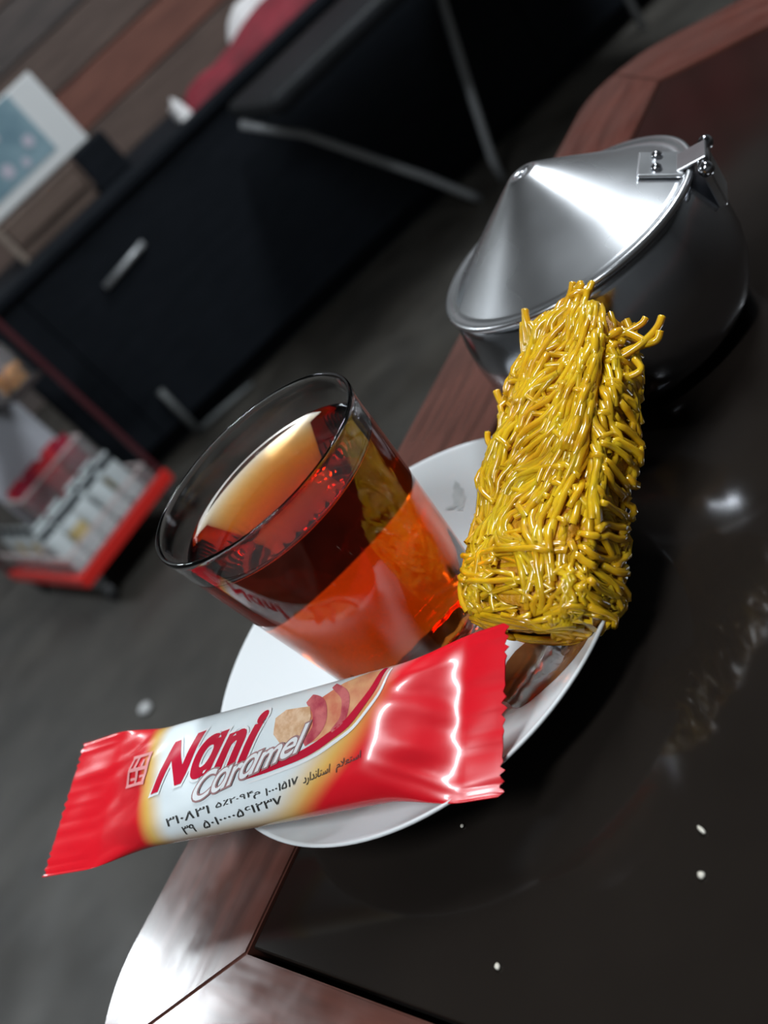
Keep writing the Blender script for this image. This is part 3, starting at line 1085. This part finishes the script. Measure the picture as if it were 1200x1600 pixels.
m_wood2 = noisy(mat('brown_wood', rough=0.5), (0.10, 0.066, 0.052), (0.16, 0.11, 0.088), 10, (1, 1, 10))
m_wood3 = noisy(mat('pale_wood', rough=0.5), (0.22, 0.17, 0.14), (0.28, 0.22, 0.18), 10, (1, 1, 10))
dbx = tag(empty('wooden_box', (-0.06, 1.95, CT)), 'brown wooden box on the black cabinet under the carton', 'box')
off = (-0.06, 1.95, CT)
boxobj('body', -0.155, 0.045, 1.90, 2.03, CT, 0.112, m_wood2, dbx, 0.003, 2, off)
boxobj('front_panel', -0.150, 0.040, 1.892, 1.8995, CT + 0.030, 0.108, m_wood2, dbx, 0.002, 2, off)
boxobj('side_board', -0.170, -0.1555, 1.89, 2.03, CT, 0.118, m_wood3, dbx, 0.002, 2, off)

m_blue = noisy(mat('blue_print', rough=0.4), (0.16, 0.27, 0.33), (0.27, 0.40, 0.46), 14)
m_cart = mat('white_card', (0.74, 0.75, 0.75), 0.6)
ct = tag(empty('carton', (-0.08, 1.96, 0.1185)), 'white carton with a blue printed front on the wooden box', 'carton')
off = (-0.08, 1.96, 0.1185)
boxobj('body', -0.28, 0.106, 1.90, 2.03, 0.1185, 0.278, m_cart, ct, 0.003, 2, off)
boxobj('printed_panel', -0.262, 0.044, 1.8985, 1.8997, 0.145, 0.274, m_blue, ct, 0, 2, off)
for (x, zz, r) in ((-0.035, 0.235, 0.010), (0.012, 0.190, 0.012), (-0.06, 0.175, 0.014), (-0.095, 0.20, 0.010), (-0.02, 0.165, 0.009)):
    bm = bmesh.new()
    bmesh.ops.create_circle(bm, cap_ends=True, segments=12, radius=r, matrix=Matrix.Translation((x, 1.8978, zz)) @ Matrix.Rotation(PI / 2, 4, 'X'))
    fin('printed_blossom', bm, mat('pale_lilac_print', (0.55, 0.52, 0.60), 0.5), ct, off=off)
bb_ = boxobj('black_box', 0.052, 0.135, 1.885, 2.0, CT, 0.116, m_blackwood, None, 0.004)
tag(bb_, 'small dark navy box beside the brown wooden box', 'box')

# folded red and white cloth on the cabinet top
def cloth(name, x0, x1, y0, y1, z0, hgt, m, parent, sd, nx=30, ny=14, off=(0, 0, 0)):
    vs, fs = [], []
    for i in range(nx + 1):
        for j in range(ny + 1):
            u, v = i / nx, j / ny
            e = (math.sin(PI * u) ** 0.35) * (math.sin(PI * v) ** 0.4)
            n_ = noise.noise(Vector((u * 5 + sd, v * 3, 0.3)))
            vs.append(Vector((x0 + (x1 - x0) * u, y0 + (y1 - y0) * v + 0.008 * n_, z0 + hgt * e * (0.85 + 0.5 * n_))) - Vector(off))
    n = len(vs)
    for i in range(nx + 1):
        for j in range(ny + 1):
            u, v = i / nx, j / ny
            vs.append(Vector((x0 + (x1 - x0) * u, y0 + (y1 - y0) * v, z0)) - Vector(off))
    q = ny + 1
    for i in range(nx):
        for j in range(ny):
            fs.append((i * q + j, (i + 1) * q + j, (i + 1) * q + j + 1, i * q + j + 1))
            fs.append((n + i * q + j, n + i * q + j + 1, n + (i + 1) * q + j + 1, n + (i + 1) * q + j))
    return fpd(name, vs, fs, m, parent, True)


m_rcloth = noisy(mat('red_cloth', rough=0.8), (0.13, 0.006, 0.014), (0.20, 0.010, 0.022), 20)
m_wcloth = mat('white_cloth', (0.62, 0.60, 0.60), 0.8)
rc = tag(empty('folded_cloth', (0.5, 1.84, CT)), 'folded dark red and white cloth lying on the black cabinet', 'cloth')
off = (0.5, 1.84, CT)
cloth('red_fold', 0.285, 0.86, 1.80, 1.92, CT + 0.0005, 0.055, m_rcloth, rc, 2.0, off=off)
cloth('white_fold', 0.455, 0.78, 1.86, 1.99, CT + 0.0005, 0.088, m_wcloth, rc, 7.0, off=off)
cloth('white_corner', 0.262, 0.292, 1.80, 1.90, CT + 0.0005, 0.042, m_wcloth, rc, 4.0, 10, 10, off=off)

# ------------------------------------------------------------------ black chair with splayed grey legs
ch = tag(empty('black_chair', (0.68, 1.65, FLOOR)), 'black padded chair with slanting grey metal legs before the cabinet', 'chair')
off = (0.68, 1.65, FLOOR)
boxobj('seat', 0.33, 1.15, 1.33, 1.70, -0.03, 0.005, m_black, ch, 0.014, 3, off)
boxobj('backrest', 0.93, 1.15, 1.38, 1.70, 0.0055, 0.30, m_black, ch, 0.02, 3, off)
def rod(name, P, r=0.0085):
    return tube(name, P, r, m_gmetal, ch, 10, off)
rod('leg', [(0.318, 1.60, -0.026), (0.40, 1.60, -0.115), (0.46, 1.60, -0.210), (0.54, 1.60, -0.335), (0.592, 1.60, -0.425), (0.607, 1.60, FLOOR + 0.001)])
rod('leg', [(0.800, 1.60, -0.03), (0.761, 1.60, -0.11), (0.705, 1.60, -0.292), (0.672, 1.60, -0.404), (0.668, 1.60, FLOOR + 0.001)])
rod('leg', [(1.12, 1.66, -0.026), (1.13, 1.68, FLOOR + 0.001)])
rod('leg', [(1.12, 1.36, -0.026), (1.13, 1.35, FLOOR + 0.001)])

# ------------------------------------------------------------------ snack trolley
PQ = math.atan2(0.477, 0.879)
TRL = Vector((-0.459, 1.35, FLOOR))
tr = tag(empty('snack_trolley', TRL, PQ), 'red snack trolley on black castors with clear bins', 'trolley')
WP, DQ, BZ = 0.265, 0.40, 0.062
boxobj('base_panel', 0.012, WP - 0.012, 0.012, DQ - 0.012, BZ + 0.002, BZ + 0.010, mat('dark_panel', (0.03, 0.027, 0.027), 0.5), tr)
boxobj('front_rail', 0, WP, 0, 0.012, BZ, BZ + 0.026, m_red, tr, 0.002)
boxobj('side_rail', 0, 0.012, 0.0125, DQ, BZ, BZ + 0.026, m_red, tr, 0.002)
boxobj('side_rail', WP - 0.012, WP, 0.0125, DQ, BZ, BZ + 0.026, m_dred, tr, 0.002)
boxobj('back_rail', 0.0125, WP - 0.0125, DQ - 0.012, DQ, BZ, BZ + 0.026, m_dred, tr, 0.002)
for (px, py) in ((WP - 0.010, 0.0125), (WP - 0.010, DQ - 0.023), (0.0005, DQ - 0.023)):
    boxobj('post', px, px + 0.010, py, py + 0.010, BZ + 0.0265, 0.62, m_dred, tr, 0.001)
for (px, py) in ((0.022, 0.022), (WP - 0.022, 0.022), (0.022, DQ - 0.022), (WP - 0.022, DQ - 0.022)):
    bm = bmesh.new()
    mt = Matrix.Translation((px, py, 0.021)) @ Matrix.Rotation(PI / 2, 4, 'Y')
    bmesh.ops.create_cone(bm, cap_ends=True, segments=20, radius1=0.021, radius2=0.021, depth=0.016, matrix=mt)
    es = [e for e in bm.edges if len(e.link_faces) == 2 and e.calc_face_angle() > 0.8]
    bmesh.ops.bevel(bm, geom=es, offset=0.003, segments=2, affect='EDGES')
    cw = fin('castor', bm, m_rubber, tr)
    boxobj('fork', px - 0.012, px + 0.012, py - 0.010, py + 0.010, 0.044, BZ, m_gmetal, cw, 0.002)


def bin_(x0, x1, y0, y1, z0, z1, th=0.0025):
    p = boxobj('clear_bin', x0, x1, y0, y0 + th, z0, z1, m_acryl, tr)
    boxobj('bin_side', x0, x0 + th, y0 + th, y1, z0, z1, m_acryl, p)
    boxobj('bin_side', x1 - th, x1, y0 + th, y1, z0, z1, m_acryl, p)
    boxobj('bin_edge', x0 - 0.001, x1 + 0.001, y0 - 0.001, y0 + 0.004, z1, z1 + 0.005, m_acedge, p)
    boxobj('bin_edge', x0 - 0.001, x0 + 0.004, y0 + 0.0045, y1, z1, z1 + 0.005, m_acedge, p)
    boxobj('bin_edge', x1 - 0.004, x1 + 0.001, y0 + 0.0045, y1, z1, z1 + 0.005, m_acedge, p)
    return p


bin_(0.018, 0.250, 0.022, 0.138, BZ + 0.0105, 0.118)
boxobj('shelf', 0.076, 0.254, 0.146, 0.262, 0.128, 0.134, mat('shelf_panel', (0.06, 0.045, 0.045), 0.5), tr)
bin_(0.078, 0.250, 0.148, 0.240, 0.1345, 0.215)
bin_(0.016, 0.070, 0.146, 0.385, BZ + 0.0105, 0.125)
boxobj('back_panel', 0.078, 0.250, 0.250, 0.258, 0.1345, 0.36, mat('grey_card', (0.40, 0.41, 0.45), 0.6), tr, 0.002)
boxobj('shelf', 0.180, 0.2545, 0.024, 0.258, 0.362, 0.368, mat('shelf_panel_dark', (0.03, 0.022, 0.022), 0.5), tr)


def packet_mesh(name, W, H, T, mats, bands):
    """pillow pack; bands = list of (upper limit in v, material index)"""
    vs, fs, mi = [], [], []
    nu, nv = 8, 14
    for side in (1, -1):
        for j in range(nv + 1):
            v = j / nv
            for i in range(nu + 1):
                u = i / nu
                hgt = (math.sin(PI * u) ** 0.6) * (max(0, math.sin(PI * min(1, max(0, (v - 0.08) / 0.84)))) ** 0.5)
                vs.append(((u - 0.5) * W, side * (T * hgt + 0.0004), v * H))
    q = nu + 1
    n = (nu + 1) * (nv + 1)
    for s in (0, 1):
        for j in range(nv):
            for i in range(nu):
                a = s * n + j * q + i
                f = (a, a + 1, a + q + 1, a + q)
                fs.append(f if s else f[::-1])
                v = (j + 0.5) / nv
                mi.append(next(m for lim, m in bands if v <= lim))
    me = bpy.data.meshes.new(name)
    me.from_pydata(vs, [], fs)
    for m in mats:
        me.materials.append(m)
    for p, k in zip(me.polygons, mi):
        p.material_index = k
        p.use_smooth = True
    return me


m_pk_w = mat('packet_silver_white', (0.55, 0.60, 0.61), 0.3)
m_pk_g = mat('packet_gold', (0.52, 0.40, 0.18), 0.3)
m_pk_k = mat('packet_black', (0.02, 0.025, 0.03), 0.3)
m_pk_r = mat('packet_dark_red', (0.26, 0.010, 0.03), 0.3)
m_pk_r2 = mat('packet_red', (0.45, 0.02, 0.03), 0.3)
me_a = packet_mesh('snack_packet', 0.036, 0.105, 0.008, [m_pk_w, m_pk_k], [(0.78, 0), (0.9, 1), (1, 0)])
me_b = packet_mesh('snack_packet', 0.036, 0.105, 0.008, [m_pk_w, m_pk_g, m_pk_k], [(0.25, 0), (0.6, 1), (0.8, 0), (0.9, 2), (1, 0)])
me_c = packet_mesh('snack_packet', 0.042, 0.10, 0.009, [m_pk_r], [(1, 0)])
me_d = packet_mesh('snack_packet', 0.042, 0.10, 0.009, [m_pk_r2], [(1, 0)])


def pack(me, p, q, z, lean, yaw, lab, grp, roll=0.0):
    o = bpy.data.objects.new('snack_packet', me)
    C.objects.link(o)
    R = Matrix.Translation(TRL) @ Matrix.Rotation(PQ, 4, 'Z') @ Matrix.Translation((p, q, z)) @ Matrix.Rotation(yaw, 4, 'Z') @ Matrix.Rotation(lean, 4, 'X') @ Matrix.Rotation(roll, 4, 'Y')
    o.matrix_world = R
    return tag(o, lab, 'snack packet', grp)


z0 = BZ + 0.0130
NTH = ['nearest the corner post', 'second from the post', 'third from the post', 'fourth from the post', 'farthest from the post']
LOW = [((0.216, me_a), (0.170, me_a), (0.126, me_a), (0.084, me_b), (0.042, me_a)), ((0.200, me_b), (0.152, me_a), (0.106, me_b), (0.060, me_a))]
for r, row in enumerate(LOW):
    for i, (p, me) in enumerate(row):
        pack(me, p, 0.062 + 0.040 * r, z0, -0.14 + srand(-0.03, 0.03), srand(-0.1, 0.1), ('silver-white and gold' if me is me_b else 'silver-white black-banded') + ' packet in the lower trolley bin, %s row, %s' % (('front', 'rear')[r], NTH[i]),
             'pale snack packets in the lower bin', srand(-0.06, 0.06))
z1 = 0.1365
UP = [((0.220, me_c), (0.165, me_d), (0.111, me_c)), ((0.206, me_d), (0.155, me_c), (0.110, me_d))]
for r, row in enumerate(UP):
    for i, (p, me) in enumerate(row):
        pack(me, p, 0.172 + 0.030 * r, z1, -0.05 + srand(-0.02, 0.02), srand(-0.1, 0.1), ('bright red' if me is me_d else 'dark red') + ' packet in the upper trolley bin, %s row, %s' % (('front', 'rear')[r], NTH[i]),
             'red snack packets in the upper bin', srand(-0.06, 0.06))

for i, q in enumerate((0.172, 0.216, 0.260, 0.304, 0.348)):
    pack(me_b if i in (1, 3) else me_a, 0.043, q, z0, -0.06 + srand(-0.02, 0.02), -PI / 2 + srand(-0.1, 0.1), ('silver-white and gold' if i in (1, 3) else 'silver-white black-banded') + ' packet in the trolley bin along the left rail, ' + ('nearest', 'second', 'third', 'fourth', 'last')[i],
         'pale snack packets along the left rail', srand(-0.05, 0.05))

# jar of orange sweets on the trolley's top shelf
jm = Matrix.Translation(TRL) @ Matrix.Rotation(PQ, 4, 'Z')
jl = jm @ Vector((0.2175, 0.066, 0.3685))
jar = tag(empty('candy_jar', jl), 'clear jar of orange sweets on the trolley top shelf', 'jar')
vs, fs = lathe([(0, 0.0), (0.032, 0.0), (0.035, 0.003), (0.036, 0.06), (0.034, 0.075), (0.033, 0.078), (0.032, 0.075), (0.0335, 0.06), (0.033, 0.005), (0.03, 0.003), (0, 0.003)], 40)
fpd('jar_body', vs, fs, m_acryl, jar, True)
m_or = noisy(mat('orange_sweet', rough=0.3), (0.70, 0.22, 0.03), (0.85, 0.42, 0.08), 40)
for i in range(14):
    a = i * 2.4
    r = 0.021 if i % 7 else 0.0
    bm = bmesh.new()
    bmesh.ops.create_icosphere(bm, subdivisions=2, radius=0.0095)
    o = fin('orange_sweet', bm, m_or, None, True)
    o.location = jl + Vector((r * math.cos(a), r * math.sin(a), 0.013 + 0.017 * (i // 7)))
    tag(o, 'round orange sweet inside the clear trolley jar', 'sweet', 'orange sweets in the jar')
